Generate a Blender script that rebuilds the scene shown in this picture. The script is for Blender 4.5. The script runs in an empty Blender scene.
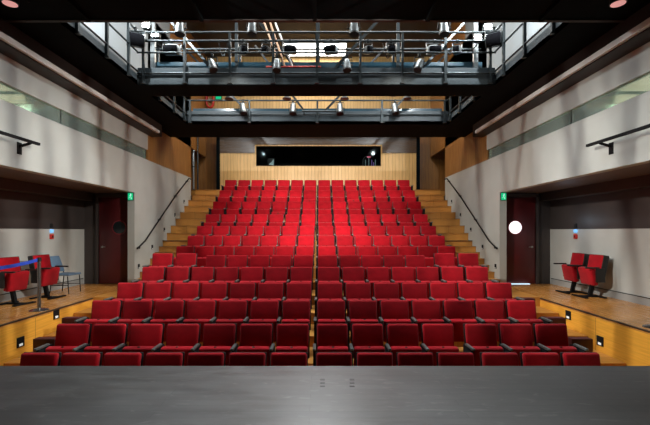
import bpy, bmesh, math, random
from mathutils import Vector, Matrix
random.seed(7)
S = bpy.context.scene
COL = S.collection
R = math.radians
CZ, CX, F = 2.5, 0.08, 400.0          # camera height, camera x, focal length (in 650ths of the frame)
def X(px, d): return CX + (px - 320) * d / F
def Z(py, d): return CZ + (231 - py) * d / F

# ------------------------------------------------------------------ materials
def mat(name, col, rough=0.6, metal=0.0, var=0.0, vscale=6.0, bump=0.0, bscale=60.0, emit=None, estr=0.0,
        sheen=0.0, spec=None, stretch=(1, 1, 1), rvar=0.0):
    m = bpy.data.materials.new(name); m.use_nodes = True
    nt = m.node_tree; N = nt.nodes; L = nt.links
    b = N['Principled BSDF']
    b.inputs['Base Color'].default_value = (*col, 1); b.inputs['Roughness'].default_value = rough
    b.inputs['Metallic'].default_value = metal
    if spec is not None: b.inputs['Specular IOR Level'].default_value = spec
    if sheen: b.inputs['Sheen Weight'].default_value = sheen; b.inputs['Sheen Roughness'].default_value = 0.5
    if emit: b.inputs['Emission Color'].default_value = (*emit, 1); b.inputs['Emission Strength'].default_value = estr
    tc = N.new('ShaderNodeTexCoord'); mp = N.new('ShaderNodeMapping'); L.new(tc.outputs['Object'], mp.inputs[0])
    mp.inputs['Scale'].default_value = stretch
    if var or rvar:
        n = N.new('ShaderNodeTexNoise'); n.inputs['Scale'].default_value = vscale; n.inputs['Detail'].default_value = 6
        L.new(mp.outputs[0], n.inputs['Vector'])
        if var:
            r = N.new('ShaderNodeMapRange'); r.inputs[1].default_value = .3; r.inputs[2].default_value = .7
            r.inputs[3].default_value = 1 - var; r.inputs[4].default_value = 1 + var
            L.new(n.outputs['Fac'], r.inputs[0])
            mx = N.new('ShaderNodeVectorMath'); mx.operation = 'SCALE'
            mx.inputs[0].default_value = col; L.new(r.outputs[0], mx.inputs['Scale']); L.new(mx.outputs[0], b.inputs['Base Color'])
        if rvar:
            r2 = N.new('ShaderNodeMapRange'); r2.inputs[1].default_value = .3; r2.inputs[2].default_value = .7
            r2.inputs[3].default_value = rough - rvar; r2.inputs[4].default_value = rough + rvar
            L.new(n.outputs['Fac'], r2.inputs[0]); L.new(r2.outputs[0], b.inputs['Roughness'])
    if bump:
        n2 = N.new('ShaderNodeTexNoise'); n2.inputs['Scale'].default_value = bscale; L.new(mp.outputs[0], n2.inputs['Vector'])
        bp = N.new('ShaderNodeBump'); bp.inputs['Strength'].default_value = bump; bp.inputs['Distance'].default_value = .01
        L.new(n2.outputs['Fac'], bp.inputs['Height']); L.new(bp.outputs[0], b.inputs['Normal'])
    return m

def wood(name, c1, c2, board=(0.12, 2.4), axes='XZ', rough=0.4, spec=.5, gap=(0.02, 0.01, 0.005), mort=0.004, grain=0.35):
    """boards: first axis letter = across the boards, second = along them"""
    m = bpy.data.materials.new(name); m.use_nodes = True
    nt = m.node_tree; N = nt.nodes; L = nt.links; b = N['Principled BSDF']
    tc = N.new('ShaderNodeTexCoord'); sp = N.new('ShaderNodeSeparateXYZ'); L.new(tc.outputs['Object'], sp.inputs[0])
    cb = N.new('ShaderNodeCombineXYZ'); L.new(sp.outputs[axes[1]], cb.inputs[0]); L.new(sp.outputs[axes[0]], cb.inputs[1])
    br = N.new('ShaderNodeTexBrick'); L.new(cb.outputs[0], br.inputs['Vector'])
    br.inputs['Scale'].default_value = 1; br.inputs['Brick Width'].default_value = board[1]; br.inputs['Row Height'].default_value = board[0]
    br.inputs['Mortar Size'].default_value = mort; br.inputs['Color1'].default_value = (*c1, 1); br.inputs['Color2'].default_value = (*c2, 1)
    b.inputs['Specular IOR Level'].default_value = spec
    br.inputs['Mortar'].default_value = (*gap, 1); br.offset = 0.37
    mp = N.new('ShaderNodeMapping'); L.new(cb.outputs[0], mp.inputs[0]); mp.inputs['Scale'].default_value = (1.2, 22, 1)
    n = N.new('ShaderNodeTexNoise'); n.inputs['Scale'].default_value = 1.5; n.inputs['Detail'].default_value = 7; L.new(mp.outputs[0], n.inputs['Vector'])
    r = N.new('ShaderNodeMapRange'); r.inputs[1].default_value = .3; r.inputs[2].default_value = .7
    r.inputs[3].default_value = 1 - grain; r.inputs[4].default_value = 1 + grain; L.new(n.outputs['Fac'], r.inputs[0])
    mx = N.new('ShaderNodeVectorMath'); mx.operation = 'SCALE'; L.new(br.outputs['Color'], mx.inputs[0]); L.new(r.outputs[0], mx.inputs['Scale'])
    L.new(mx.outputs[0], b.inputs['Base Color'])
    r2 = N.new('ShaderNodeMapRange'); r2.inputs[1].default_value = .3; r2.inputs[2].default_value = .7
    r2.inputs[3].default_value = rough + .1; r2.inputs[4].default_value = rough - .07; L.new(n.outputs['Fac'], r2.inputs[0])
    L.new(r2.outputs[0], b.inputs['Roughness'])
    return m

M = {}
M['red'] = mat('red_velvet', (0.40, 0.0045, 0.012), .85, var=.22, vscale=5, bump=.25, bscale=220, sheen=.10, spec=.12)
def vary(m, lo, hi):
    nt = m.node_tree; b = nt.nodes['Principled BSDF']; src = b.inputs['Base Color'].links[0].from_socket
    oi = nt.nodes.new('ShaderNodeObjectInfo'); r = nt.nodes.new('ShaderNodeMapRange'); r.inputs[3].default_value = lo; r.inputs[4].default_value = hi
    nt.links.new(oi.outputs['Random'], r.inputs[0]); v = nt.nodes.new('ShaderNodeVectorMath'); v.operation = 'SCALE'
    nt.links.new(src, v.inputs[0]); nt.links.new(r.outputs[0], v.inputs['Scale']); nt.links.new(v.outputs[0], b.inputs['Base Color'])
vary(M['red'], .74, 1.12)
M['shell'] = mat('black_seat_shell', (0.012, 0.011, 0.011), .45)
M['arm'] = mat('grey_arm_top', (0.10, 0.105, 0.10), .34, spec=.7)
M['iron'] = mat('black_iron', (0.005, 0.005, 0.006), .75, spec=.2)
M['badge'] = mat('dark_badge', (0.03, 0.07, 0.05), .25, metal=.6)
M['black'] = mat('black_paint', (0.002, 0.0042, 0.0052), .9, var=.3, vscale=3, spec=.08)
M['blackish'] = mat('black_steel', (0.014, 0.017, 0.018), .42, metal=.3)
M['rail'] = mat('grey_rail_steel', (0.042, 0.05, 0.053), .38, metal=.6)
M['kick'] = mat('blue_grey_kick_plate', (0.042, 0.056, 0.064), .6, var=.15, vscale=2, stretch=(.4, 1, 2))
M['kickrear'] = mat('dark_grey_rear_plate', (0.034, 0.046, 0.053), .45, var=.15, vscale=2)
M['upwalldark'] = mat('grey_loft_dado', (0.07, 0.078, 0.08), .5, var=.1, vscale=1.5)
M['kickdark'] = mat('dark_blue_gloss', (0.02, 0.05, 0.07), .22)
M['can'] = mat('silver_can', (0.24, 0.25, 0.25), .3, metal=.8)
M['whitecan'] = mat('white_lamp_housing', (0.5, 0.52, 0.52), .4)
M['lens'] = mat('dark_lens', (0.01, 0.01, 0.012), .12)
M['redlens'] = mat('reddish_lens', (0.10, 0.03, 0.025), .15)
M['wall'] = mat('pale_grey_plaster', (0.46, 0.475, 0.45), .62, var=.06, vscale=1.6, bump=.05, bscale=90)
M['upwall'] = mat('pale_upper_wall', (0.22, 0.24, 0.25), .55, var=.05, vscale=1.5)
M['dado'] = mat('grey_lower_wall', (0.50, 0.505, 0.48), .55, var=.05, vscale=2)
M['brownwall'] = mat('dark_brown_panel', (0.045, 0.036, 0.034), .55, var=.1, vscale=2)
M['brown'] = mat('brown_bulkhead', (0.016, 0.010, 0.0085), .6, var=.12, vscale=2)
M['brownlow'] = mat('brown_soffit', (0.12, 0.075, 0.055), .5, var=.1, vscale=1.5)
M['trunk'] = mat('pale_trunking', (0.62, 0.58, 0.54), .5)
M['roof'] = mat('brown_roof', (0.035, 0.025, 0.020), .7, var=.15, vscale=1.2)
M['backwood'] = wood('yellow_oak_boards', (0.60, 0.36, 0.12), (0.66, 0.405, 0.15), (0.145, 9), 'XZ', .42, gap=(0.30, 0.17, 0.06), mort=.006, grain=.16)
M['sidewood'] = wood('orange_oak_boards', (0.30, 0.125, 0.028), (0.26, 0.105, 0.022), (0.16, 9), 'YZ', .38, gap=(0.08, 0.035, 0.01), mort=.005, grain=.25)
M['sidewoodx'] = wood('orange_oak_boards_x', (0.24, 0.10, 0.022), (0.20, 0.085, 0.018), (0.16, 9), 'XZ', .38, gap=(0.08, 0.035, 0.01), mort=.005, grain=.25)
M['gloss'] = wood('brown_gloss_panel', (0.085, 0.05, 0.028), (0.10, 0.06, 0.034), (0.3, 4), 'ZX', .25, gap=(0.05, 0.03, 0.02), mort=.006, grain=.3)
M['fascia'] = wood('amber_ply_panel', (0.80, 0.375, 0.045), (0.74, 0.34, 0.04), (2.0, 1.85), 'ZY', .6, spec=.2, gap=(0.35, 0.16, 0.03), mort=.006, grain=.12)
M['terrace'] = wood('terrace_oak_boards', (0.60, 0.26, 0.06), (0.66, 0.30, 0.075), (0.14, 2.2), 'XY', .22, gap=(0.10, 0.045, 0.015), mort=.003, grain=.22)
M['riser'] = wood('riser_oak', (0.55, 0.245, 0.05), (0.50, 0.22, 0.042), (0.5, 2.6), 'YX', .4, gap=(0.12, 0.05, 0.015), mort=.003, grain=.2)
M['nosing'] = mat('dark_nosing', (0.06, 0.032, 0.015), .5)
M['door'] = mat('dark_red_door', (0.085, 0.008, 0.010), .4, var=.1, vscale=3)
M['steel'] = mat('brushed_steel', (0.55, 0.55, 0.54), .3, metal=.9)
M['porthole'] = mat('lit_porthole', (0.9, 0.9, 0.9), .3, emit=(1.0, 0.94, 0.97), estr=1.3)
M['portdark'] = mat('dark_porthole', (0.008, 0.012, 0.014), .12)
M['pinkrim'] = mat('red_port_rim', (0.25, 0.02, 0.03), .4)
M['exit'] = mat('green_exit_panel', (0.0, 0.5, 0.2), .4, emit=(0.0, 0.62, 0.28), estr=.6)
M['exitwhite'] = mat('white_exit_mark', (0.8, 0.9, 0.85), .4, emit=(0.6, 1.0, 0.8), estr=.6)
M['whitelight'] = mat('warm_white_lamp', (0.9, 0.9, 0.9), .4, emit=(1, 0.97, 0.92), estr=14)
M['flood'] = mat('flood_lamp_glass', (0.9, 0.9, 0.9), .4, emit=(0.9, 0.97, 1.0), estr=60)
M['steplens'] = mat('step_light_lens', (0.8, 0.8, 0.8), .4, emit=(0.95, 0.98, 0.9), estr=0.3)
M['ceilpanel'] = mat('beige_ceiling_lamp', (0.9, 0.8, 0.7), .5, emit=(1.0, 0.74, 0.55), estr=.9)
M['coolpanel'] = mat('cool_tube_lamp', (0.9, 0.9, 0.9), .5, emit=(0.85, 1.0, 0.97), estr=1.6)
M['corr'] = mat('corridor_paint', (0.24, 0.30, 0.26), .6)
M['bluetape'] = mat('blue_belt', (0.008, 0.07, 0.55), .5, sheen=.2)
M['chrome'] = mat('dark_chrome', (0.30, 0.29, 0.28), .25, metal=.9)
M['bluefab'] = mat('blue_vinyl', (0.10, 0.17, 0.26), .5, var=.1)
M['callred'] = mat('call_point_red', (0.60, 0.03, 0.02), .4)
M['callblue'] = mat('blue_strobe', (0.1, 0.35, 0.8), .3, emit=(0.25, 0.6, 1.0), estr=.8)
M['redpole'] = mat('red_pole', (0.62, 0.05, 0.04), .4)
M['darkred'] = mat('dark_red_end_panel', (0.075, 0.010, 0.010), .5, var=.1)
M['sill'] = mat('door_gap_light', (0.7, 0.8, 0.9), .4, emit=(0.6, 0.85, 1.0), estr=1.6)  # emission stands in for light leaking through the door gap
M['screen'] = mat('desk_screen', (0.1, 0.1, 0.1), .3, emit=(0.6, 0.8, 0.8), estr=.45)
M['pink'] = mat('pink_indicator', (0.3, 0.02, 0.06), .3, emit=(1.0, 0.1, 0.2), estr=.7)
M['pinkglow'] = mat('pink_lamp_glass', (0.5, 0.2, 0.2), .3, emit=(1.0, 0.45, 0.42), estr=.6)
M['purple'] = mat('violet_indicator', (0.2, 0.1, 0.3), .3, emit=(0.5, 0.25, 0.9), estr=.5)
M['bluelit'] = mat('blue_lit_door', (0.45, 0.58, 0.66), .5, emit=(0.5, 0.65, 0.75), estr=.25)  # weak emission puts the blue light on the door into its material
M['pole'] = mat('timber_pole', (0.50, 0.28, 0.16), .5)
M['skirt'] = mat('grey_skirting', (0.36, 0.36, 0.35), .5)
M['void'] = mat('booth_black', (0.004, 0.005, 0.005), .8)

def glass_mat(name, tint, fac=0.12, milk=0, milkcol=(.5, .6, .54), ior=1.22):
    m = bpy.data.materials.new(name); m.use_nodes = True
    nt = m.node_tree; N = nt.nodes; L = nt.links; N.remove(N['Principled BSDF'])
    t = N.new('ShaderNodeBsdfTransparent'); t.inputs[0].default_value = (*tint, 1)
    df = N.new('ShaderNodeBsdfDiffuse'); df.inputs[0].default_value = (*milkcol, 1)
    m0 = N.new('ShaderNodeMixShader'); m0.inputs[0].default_value = milk; L.new(t.outputs[0], m0.inputs[1]); L.new(df.outputs[0], m0.inputs[2])
    g = N.new('ShaderNodeBsdfGlossy'); g.inputs['Roughness'].default_value = .04; g.inputs[0].default_value = (.9, 1, .95, 1)
    fr = N.new('ShaderNodeFresnel'); fr.inputs[0].default_value = ior
    ad = N.new('ShaderNodeMath'); ad.operation = 'MAXIMUM'; ad.inputs[1].default_value = fac; L.new(fr.outputs[0], ad.inputs[0])
    mx = N.new('ShaderNodeMixShader'); L.new(ad.outputs[0], mx.inputs[0]); L.new(m0.outputs[0], mx.inputs[1]); L.new(g.outputs[0], mx.inputs[2])
    L.new(mx.outputs[0], N['Material Output'].inputs[0])
    return m
M['glass'] = glass_mat('green_tinted_glass', (0.82, 0.90, 0.84), .05, .34, (.44, .54, .48))
M['boothglass'] = glass_mat('booth_glass', (0.7, 0.75, 0.75), .004, ior=1.04)

def stage_mat():
    m = bpy.data.materials.new('dark_stage_boards'); m.use_nodes = True
    nt = m.node_tree; N = nt.nodes; L = nt.links; b = N['Principled BSDF']
    tc = N.new('ShaderNodeTexCoord')
    br = N.new('ShaderNodeTexBrick'); L.new(tc.outputs['Object'], br.inputs['Vector'])
    br.inputs['Scale'].default_value = 1; br.inputs['Brick Width'].default_value = 2.4; br.inputs['Row Height'].default_value = .11
    br.inputs['Mortar Size'].default_value = .003
    br.inputs['Color1'].default_value = (.058, .058, .059, 1); br.inputs['Color2'].default_value = (.072, .071, .070, 1); br.inputs['Mortar'].default_value = (.04, .04, .04, 1)
    mp = N.new('ShaderNodeMapping'); L.new(tc.outputs['Object'], mp.inputs[0]); mp.inputs['Scale'].default_value = (1.0, 5, 1)
    n = N.new('ShaderNodeTexNoise'); n.inputs['Scale'].default_value = 3.0; n.inputs['Detail'].default_value = 12; n.inputs['Roughness'].default_value = .7
    L.new(mp.outputs[0], n.inputs['Vector'])
    r = N.new('ShaderNodeMapRange'); r.inputs[1].default_value = .3; r.inputs[2].default_value = .75; r.inputs[3].default_value = .45; r.inputs[4].default_value = 1.5
    L.new(n.outputs['Fac'], r.inputs[0])
    mx = N.new('ShaderNodeVectorMath'); mx.operation = 'SCALE'; L.new(br.outputs['Color'], mx.inputs[0]); L.new(r.outputs[0], mx.inputs['Scale'])
    # scuffs: thin pale streaks
    mp2 = N.new('ShaderNodeMapping'); L.new(tc.outputs['Object'], mp2.inputs[0]); mp2.inputs['Scale'].default_value = (2.5, 9, 1); mp2.inputs['Rotation'].default_value = (0, 0, .9)
    n2 = N.new('ShaderNodeTexNoise'); n2.inputs['Scale'].default_value = 2.0; n2.inputs['Detail'].default_value = 4; n2.inputs['Distortion'].default_value = 1.2
    L.new(mp2.outputs[0], n2.inputs['Vector'])
    r3 = N.new('ShaderNodeMapRange'); r3.inputs[1].default_value = .60; r3.inputs[2].default_value = .75; r3.inputs[3].default_value = 0; r3.inputs[4].default_value = .5
    L.new(n2.outputs['Fac'], r3.inputs[0])
    ms = N.new('ShaderNodeMix'); ms.data_type = 'RGBA'; L.new(r3.outputs[0], ms.inputs['Factor']); L.new(mx.outputs[0], ms.inputs['A'])
    ms.inputs['B'].default_value = (.16, .16, .155, 1); L.new(ms.outputs['Result'], b.inputs['Base Color'])
    r2 = N.new('ShaderNodeMapRange'); r2.inputs[1].default_value = .3; r2.inputs[2].default_value = .7; r2.inputs[3].default_value = .33; r2.inputs[4].default_value = .5
    L.new(n.outputs['Fac'], r2.inputs[0]); L.new(r2.outputs[0], b.inputs['Roughness'])
    return m
M['stage'] = stage_mat()

# ------------------------------------------------------------------ mesh helper
class MB:
    def __init__(s): s.bm = bmesh.new()
    def _merge(s, t, mtx=None):
        if mtx is not None: bmesh.ops.transform(t, matrix=mtx, verts=t.verts)
        me = bpy.data.meshes.new('tmp'); t.to_mesh(me); t.free(); s.bm.from_mesh(me); bpy.data.meshes.remove(me); return s
    def box(s, x0, x1, y0, y1, z0, z1, bev=0, seg=2, mtx=None):
        t = bmesh.new(); bmesh.ops.create_cube(t, size=1)
        bmesh.ops.transform(t, matrix=Matrix.Translation(((x0+x1)/2, (y0+y1)/2, (z0+z1)/2)) @ Matrix.Diagonal((abs(x1-x0), abs(y1-y0), abs(z1-z0), 1)), verts=t.verts)
        if bev: bmesh.ops.bevel(t, geom=t.edges[:], offset=bev, segments=seg, profile=.5, affect='EDGES', clamp_overlap=True)
        return s._merge(t, mtx)
    def cyl(s, p0, p1, r, r2=None, seg=12, caps=True):
        p0, p1 = Vector(p0), Vector(p1); d = p1 - p0
        t = bmesh.new(); bmesh.ops.create_cone(t, cap_ends=caps, segments=seg, radius1=r, radius2=r if r2 is None else r2, depth=d.length)
        q = Vector((0, 0, 1)).rotation_difference(d.normalized()).to_matrix().to_4x4()
        return s._merge(t, Matrix.Translation((p0 + p1) / 2) @ q)
    def bar(s, p0, p1, w, h=None):
        h = h or w; p0, p1 = Vector(p0), Vector(p1); d = (p1 - p0)
        y = d.normalized(); up = Vector((0, 0, 1)) if abs(y.z) < .95 else Vector((0, 1, 0))
        x = y.cross(up).normalized(); z = x.cross(y)
        m = Matrix(((x.x, y.x, z.x, 0), (x.y, y.y, z.y, 0), (x.z, y.z, z.z, 0), (0, 0, 0, 1))); m.translation = (p0 + p1) / 2
        return s.box(-w/2, w/2, -d.length/2, d.length/2, -h/2, h/2, mtx=m)
    def tube(s, pts, r, seg=8):
        pts = [Vector(p) for p in pts]
        for a, b in zip(pts, pts[1:]): s.cyl(a, b, r, seg=seg)
        for p in pts[1:-1]:
            t = bmesh.new(); bmesh.ops.create_uvsphere(t, u_segments=seg, v_segments=6, radius=r); s._merge(t, Matrix.Translation(p))
        return s
    def prism(s, poly, axis, a, b):
        """poly: 2-D outline; axis 0/1/2 = extrude along x/y/z between a and b"""
        t = bmesh.new()
        def put(u, v, w): return (w, u, v) if axis == 0 else (u, w, v) if axis == 1 else (u, v, w)
        v0 = [t.verts.new(put(u, v, a)) for u, v in poly]; v1 = [t.verts.new(put(u, v, b)) for u, v in poly]
        t.faces.new(v0); t.faces.new(v1[::-1]); n = len(poly)
        for i in range(n): t.faces.new((v0[i], v1[i], v1[(i+1) % n], v0[(i+1) % n]))
        bmesh.ops.recalc_face_normals(t, faces=t.faces[:])
        return s._merge(t)
    def lathe(s, prof, mtx=None, seg=16):
        t = bmesh.new(); rings = []
        for r, z in prof: rings.append([t.verts.new((r*math.cos(2*math.pi*k/seg), r*math.sin(2*math.pi*k/seg), z)) for k in range(seg)])
        for a, b in zip(rings, rings[1:]):
            for k in range(seg): t.faces.new((a[k], a[(k+1) % seg], b[(k+1) % seg], b[k]))
        t.faces.new(rings[0][::-1]); t.faces.new(rings[-1]); bmesh.ops.recalc_face_normals(t, faces=t.faces[:])
        return s._merge(t, mtx)
    def build(s, name, m, parent=None, local=False, angle=38):
        off = Vector((0, 0, 0)); loc = None
        if parent is None:
            vs = [v.co for v in s.bm.verts]
            loc = Vector(((min(v.x for v in vs)+max(v.x for v in vs))/2, (min(v.y for v in vs)+max(v.y for v in vs))/2, min(v.z for v in vs)))
            off = loc
        elif not local: off = world_loc(parent)
        for v in s.bm.verts: v.co -= off
        me = bpy.data.meshes.new(name); s.bm.to_mesh(me); s.bm.free()
        for p in me.polygons: p.use_smooth = True
        me.set_sharp_from_angle(angle=R(angle)); me.materials.append(M[m])
        o = bpy.data.objects.new(name, me); COL.objects.link(o)
        if parent is not None: o.parent = parent
        if loc is not None: o.location = loc
        return o
def world_loc(o):
    v = Vector(o.location); p = o.parent
    while p: v = v + p.location; p = p.parent
    return v
def tag(o, label, cat, group=None, kind=None):
    o['label'] = label; o['category'] = cat
    if group: o['group'] = group
    if kind: o['kind'] = kind
    return o
def struct(o, label=None, cat=None):
    o['kind'] = 'structure'
    if label: o['label'] = label
    if cat: o['category'] = cat
    return o
def thing(name, label, cat, loc=(0, 0, 0), group=None):
    o = bpy.data.objects.new(name, None); COL.objects.link(o); o.location = loc; o.empty_display_size = .1
    return tag(o, label, cat, group)
def copy_tree(o, parent=None):
    c = o.copy(); COL.objects.link(c); c.parent = parent
    for ch in list(o.children): copy_tree(ch, c)
    return c

# ------------------------------------------------------------------ rake
NR = 13
D = [5.2 + .909*k for k in range(NR)]
TOP = [-1.61, -1.436, -1.228, -1.03, -.795, -.585, -.40, -.13, .17, .575, 1.07, 1.57, 2.08]
H = .89
FL = [t - H + CZ for t in TOP]
WX, AX, FX = 5.02, 6.65, 5.0            # side wall plane, alcove wall plane, terrace edge
TZ, SZ = 1.0, 1.1                       # terrace floor, stage floor
CEIL = 5.7
# stalls floor: one stepped mesh
b = MB()
for k in range(NR):
    y0 = 4.2 if k == 0 else D[k] - .62
    y1 = D[k+1] - .62 if k < NR-1 else 16.4
    w = 4.98 if k < 5 else 3.95
    b.box(-w, w, y0, y1, FL[k] - (.12 if k == 0 else .55), FL[k])
for s in (-1, 1): b.box(min(s*3.95, s*5.0), max(s*3.95, s*5.0), 8.95, 11.0, .5, 1.02)
b.box(-4.2, 4.2, 16.4, 17.2, 3.2, 3.72)
struct(b.build('floor', 'riser'), 'stepped oak platforms under the red seats', 'floor')
# stage
b = MB().box(-9, 9, -3, 4.15, SZ-.18, SZ)
struct(b.build('stage_floor', 'stage'), 'scuffed dark grey boards of the stage in the foreground', 'stage floor')
b = MB().box(-9, 9, 4.02, 4.13, -.1, SZ-.18)
struct(b.build('trim_1', 'black'), 'black front of the stage below its edge', 'trim')

# terraces, fascias, alcoves, side walls
for s, side in ((-1, 'left'), (1, 'right')):
    def bx(bm, xa, xb, *a, **k): return bm.box(min(s*xa, s*xb), max(s*xa, s*xb), *a, **k)
    struct(bx(MB(), FX, AX, 3.0, 11.35, TZ-.05, TZ).build('terrace_floor_' + side, 'terrace'), f'glossy oak boards of the {side} side terrace', 'floor')
    struct(bx(MB(), FX, FX+.04, 3.0, 8.95, -.1, TZ-.05).build('trim_fascia_' + side, 'fascia'), f'amber plywood front of the {side} terrace with step lights', 'trim')
    struct(bx(MB(), FX-.008, FX+.035, 3.0, 8.95, TZ-.022, TZ+.004, bev=.004).build('trim_nosing_' + side, 'nosing'), f'dark edge strip along the {side} terrace', 'trim')
    # side wall with big opening: band above and full height beyond the jamb
    poly = [(-1.5, 3.56), (11.0, 3.56), (11.0, .95), (15.8, .95), (15.8, 4.6), (-1.5, 4.6)]
    struct(MB().prism(poly, 0, s*WX, s*(WX+.19)).build('wall_' + side, 'wall'), f'pale grey {side} wall over the alcove and along the stairs', 'wall')
    struct(bx(MB(), WX, WX+.12, -1.5, 11.85, 4.9, 5.5).build('wall_upper_' + side, 'wall'), f'pale grey band above the glass strip on the {side}', 'wall')
    struct(bx(MB(), WX, WX+.12, 11.85, 15.8, 4.6, 9.0).build('wall_wood_' + side, 'sidewood'), f'orange board wall above the {side} stairs', 'wall')
    # alcove
    struct(bx(MB(), AX, AX+.1, -1.5, 11.45, TZ-.05, 2.55).build('wall_alcove_' + side, 'dado'), f'grey lower wall at the back of the {side} alcove', 'wall')
    struct(bx(MB(), AX-.006, AX+.1, -1.5, 11.45, 2.55, 3.7).build('wall_alcove_upper_' + side, 'brownwall'), f'upper wall, soffit shadow coloured in dark brown, of the {side} alcove', 'wall')  # dark material from the split up replaces the soffit's shadow line
    struct(bx(MB(), WX+.19, AX+.1, -1.5, 11.45, 3.58, 3.7).build('ceiling_alcove_' + side, 'brownlow'), f'dark brown soffit over the {side} alcove', 'ceiling')
    struct(bx(MB(), AX-.3, AX, -1.5, 11.4, 3.36, 3.58).build('trim_bulkhead_' + side, 'brownwall'), f'brown bulkhead under the {side} alcove soffit', 'trim')
    struct(bx(MB(), AX-.015, AX, -1.5, 11.35, TZ, TZ+.15).build('baseboard_' + side, 'skirt'), f'grey skirting of the {side} alcove', 'baseboard')
    struct(bx(MB(), AX-.02, AX, -1.5, 11.35, TZ+.15, TZ+.165).build('trim_line_' + side, 'shell'), f'thin dark line above the {side} skirting', 'trim')
    struct(bx(MB(), WX+.19, AX+.1, 11.42, 11.52, TZ-.05, 3.7).build('wall_alcove_end_' + side, 'brownwall'), f'dark end wall of the {side} alcove around the door', 'wall')
    # ceiling bulkhead with pale trunking
    b = bx(MB(), 4.70, 4.76, -1.5, 12.1, 5.36, CEIL); bx(b, 4.70, WX+.1, -1.5, 12.1, 5.34, 5.40)
    struct(b.build('trim_ceiling_' + side, 'brown'), f'brown bulkhead along the top of the {side} wall', 'trim')
    g = thing('cable_trunking', f'pale metal trunking along the brown bulkhead above the {side} wall', 'trunking', (s*4.66, 5.2, 5.36))
    bx(MB(), 4.63, 4.70, -1.5, 11.7, 5.36, 5.455, bev=.012).build('channel', 'trunk', g)
    bx(MB(), 4.625, 4.70, 11.7, 11.74, 5.365, 5.45, bev=.012).build('end_cap', 'trunk', g)
    # glass strip with corridor
    w = thing('window_1' if s < 0 else 'window_2', f'long green tinted glass strip in the upper {side} wall', 'window', (s*(WX+.06), 5, 4.6)); w['kind'] = 'structure'
    bx(MB(), WX+.055, WX+.067, -1.5, 11.8, 4.62, 4.9).build('pane', 'glass', w)
    bx(MB(), WX+.04, WX+.08, -1.5, 11.8, 4.60, 4.622).build('bottom_channel', 'steel', w)
    for yy in (4.3, 7.95, 11.83): bx(MB(), WX+.05, WX+.075, yy-.012, yy+.012, 4.622, 4.9).build('joint', 'blackish', w)
    b = bx(MB(), 6.7, 6.8, -1.5, 11.85, 4.3, 5.5); bx(b, WX+.12, 6.8, 11.85, 11.95, 4.3, 5.5)
    struct(b.build('wall_corridor_' + side, 'corr'), f'corridor wall behind the {side} glass strip', 'wall')
    struct(bx(MB(), WX+.12, 6.8, -1.5, 11.95, 5.12, 5.2).build('ceiling_corridor_' + side, 'corr'), f'corridor ceiling behind the {side} glass', 'ceiling')
    struct(bx(MB(), WX+.19, 6.8, -1.5, 11.95, 4.2, 4.3).build('floor_corridor_' + side, 'corr'), f'corridor floor behind the {side} glass', 'floor')
    for i, (yy, l, nm) in enumerate(((6.9, .9, 'ceilpanel'), (8.6, .3, 'coolpanel'), (7.8, .5, 'ceilpanel'))):
        q = thing('ceiling_light', ['long beige', 'narrow cool white', 'short beige'][i] + f' ceiling lamp in the corridor behind the {side} glass strip', 'light', (s*5.95, yy, 5.06), 'corridor ceiling lamps')
        bx(MB(), 5.45, 6.45, yy-l/2-.03, yy+l/2+.03, 5.08, 5.118).build('frame', 'corr', q)
        bx(MB(), 5.48, 6.42, yy-l/2, yy+l/2, 5.07, 5.079).build('diffuser', nm, q)
    # alcove door
    d = thing('door_1' if s < 0 else 'door_2', f'dark red door with {"dark" if s < 0 else "brightly lit"} round window at the end of the {side} alcove', 'door', (s*5.7, 11.36, TZ)); d['kind'] = 'structure'
    bx(MB(), 5.24, 6.18, 11.33, 11.385, TZ+.015, 3.45, bev=.004).build('leaf', 'door', d)
    b = bx(MB(), 6.19, 6.26, 11.30, 11.42, TZ, 3.52); bx(b, 5.215, 6.26, 11.30, 11.42, 3.46, 3.56); b.build('frame', 'brownwall', d)
    c = Vector((s*5.60, 11.33, 2.60))
    rx = Matrix.Translation(c) @ Matrix.Rotation(R(90), 4, 'X')
    b = MB().lathe([(.178, -.004), (.205, -.004), (.205, .02), (.178, .02)], rx, 32)
    p = b.build('porthole_rim', 'pinkrim', d)
    MB().lathe([(.178, 0.0), (.178, .026)], rx, 32).build('porthole', 'porthole' if s > 0 else 'portdark', d)
    hx = s*6.08
    MB().cyl((hx, 11.34, 2.05), (hx, 11.27, 2.05), .012).cyl((hx, 11.275, 2.05), (hx - s*.11, 11.275, 2.05), .011).cyl((hx, 11.335, 2.05), (hx, 11.322, 2.05), .028).build('handle', 'steel', d)
    # exit sign on the jamb
    ex = thing('exit_sign', f'small green lit exit sign at the top of the {side} alcove jamb', 'sign', (s*(WX+.09), 10.95, 3.32), 'alcove exit signs')
    xa = s*(WX+.09)
    MB().box(xa-.075, xa+.075, 10.955, 10.998, 3.34, 3.55, bev=.006).build('case', 'shell', ex)
    pn = MB().box(xa-.068, xa+.068, 10.948, 10.956, 3.35, 3.54).build('panel', 'exit', ex)
    b = MB().cyl((xa+.01, 10.947, 3.505), (xa+.01, 10.943, 3.505), .017, seg=10)
    y = 10.945
    for p0, p1 in (((.005, 3.485), (-.005, 3.44)), ((-.005, 3.445), (.03, 3.41)), ((.03, 3.41), (.025, 3.375)), ((-.005, 3.445), (-.025, 3.41)), ((-.025, 3.41), (-.055, 3.405)),
                   ((.003, 3.48), (.035, 3.455)), ((.003, 3.48), (-.03, 3.46))):
        b.bar((xa+p0[0], y, p0[1]), (xa+p1[0], y, p1[1]), .012, .005)
    b.build('running_figure', 'exitwhite', ex)
    # call point on the alcove wall
    cy = 10.0 if s < 0 else 10.25
    cp = thing('call_point', f'small red call point with blue lamp on the {side} alcove wall', 'call point', (s*(AX-.02), cy, 2.3), 'alcove call points')
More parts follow.
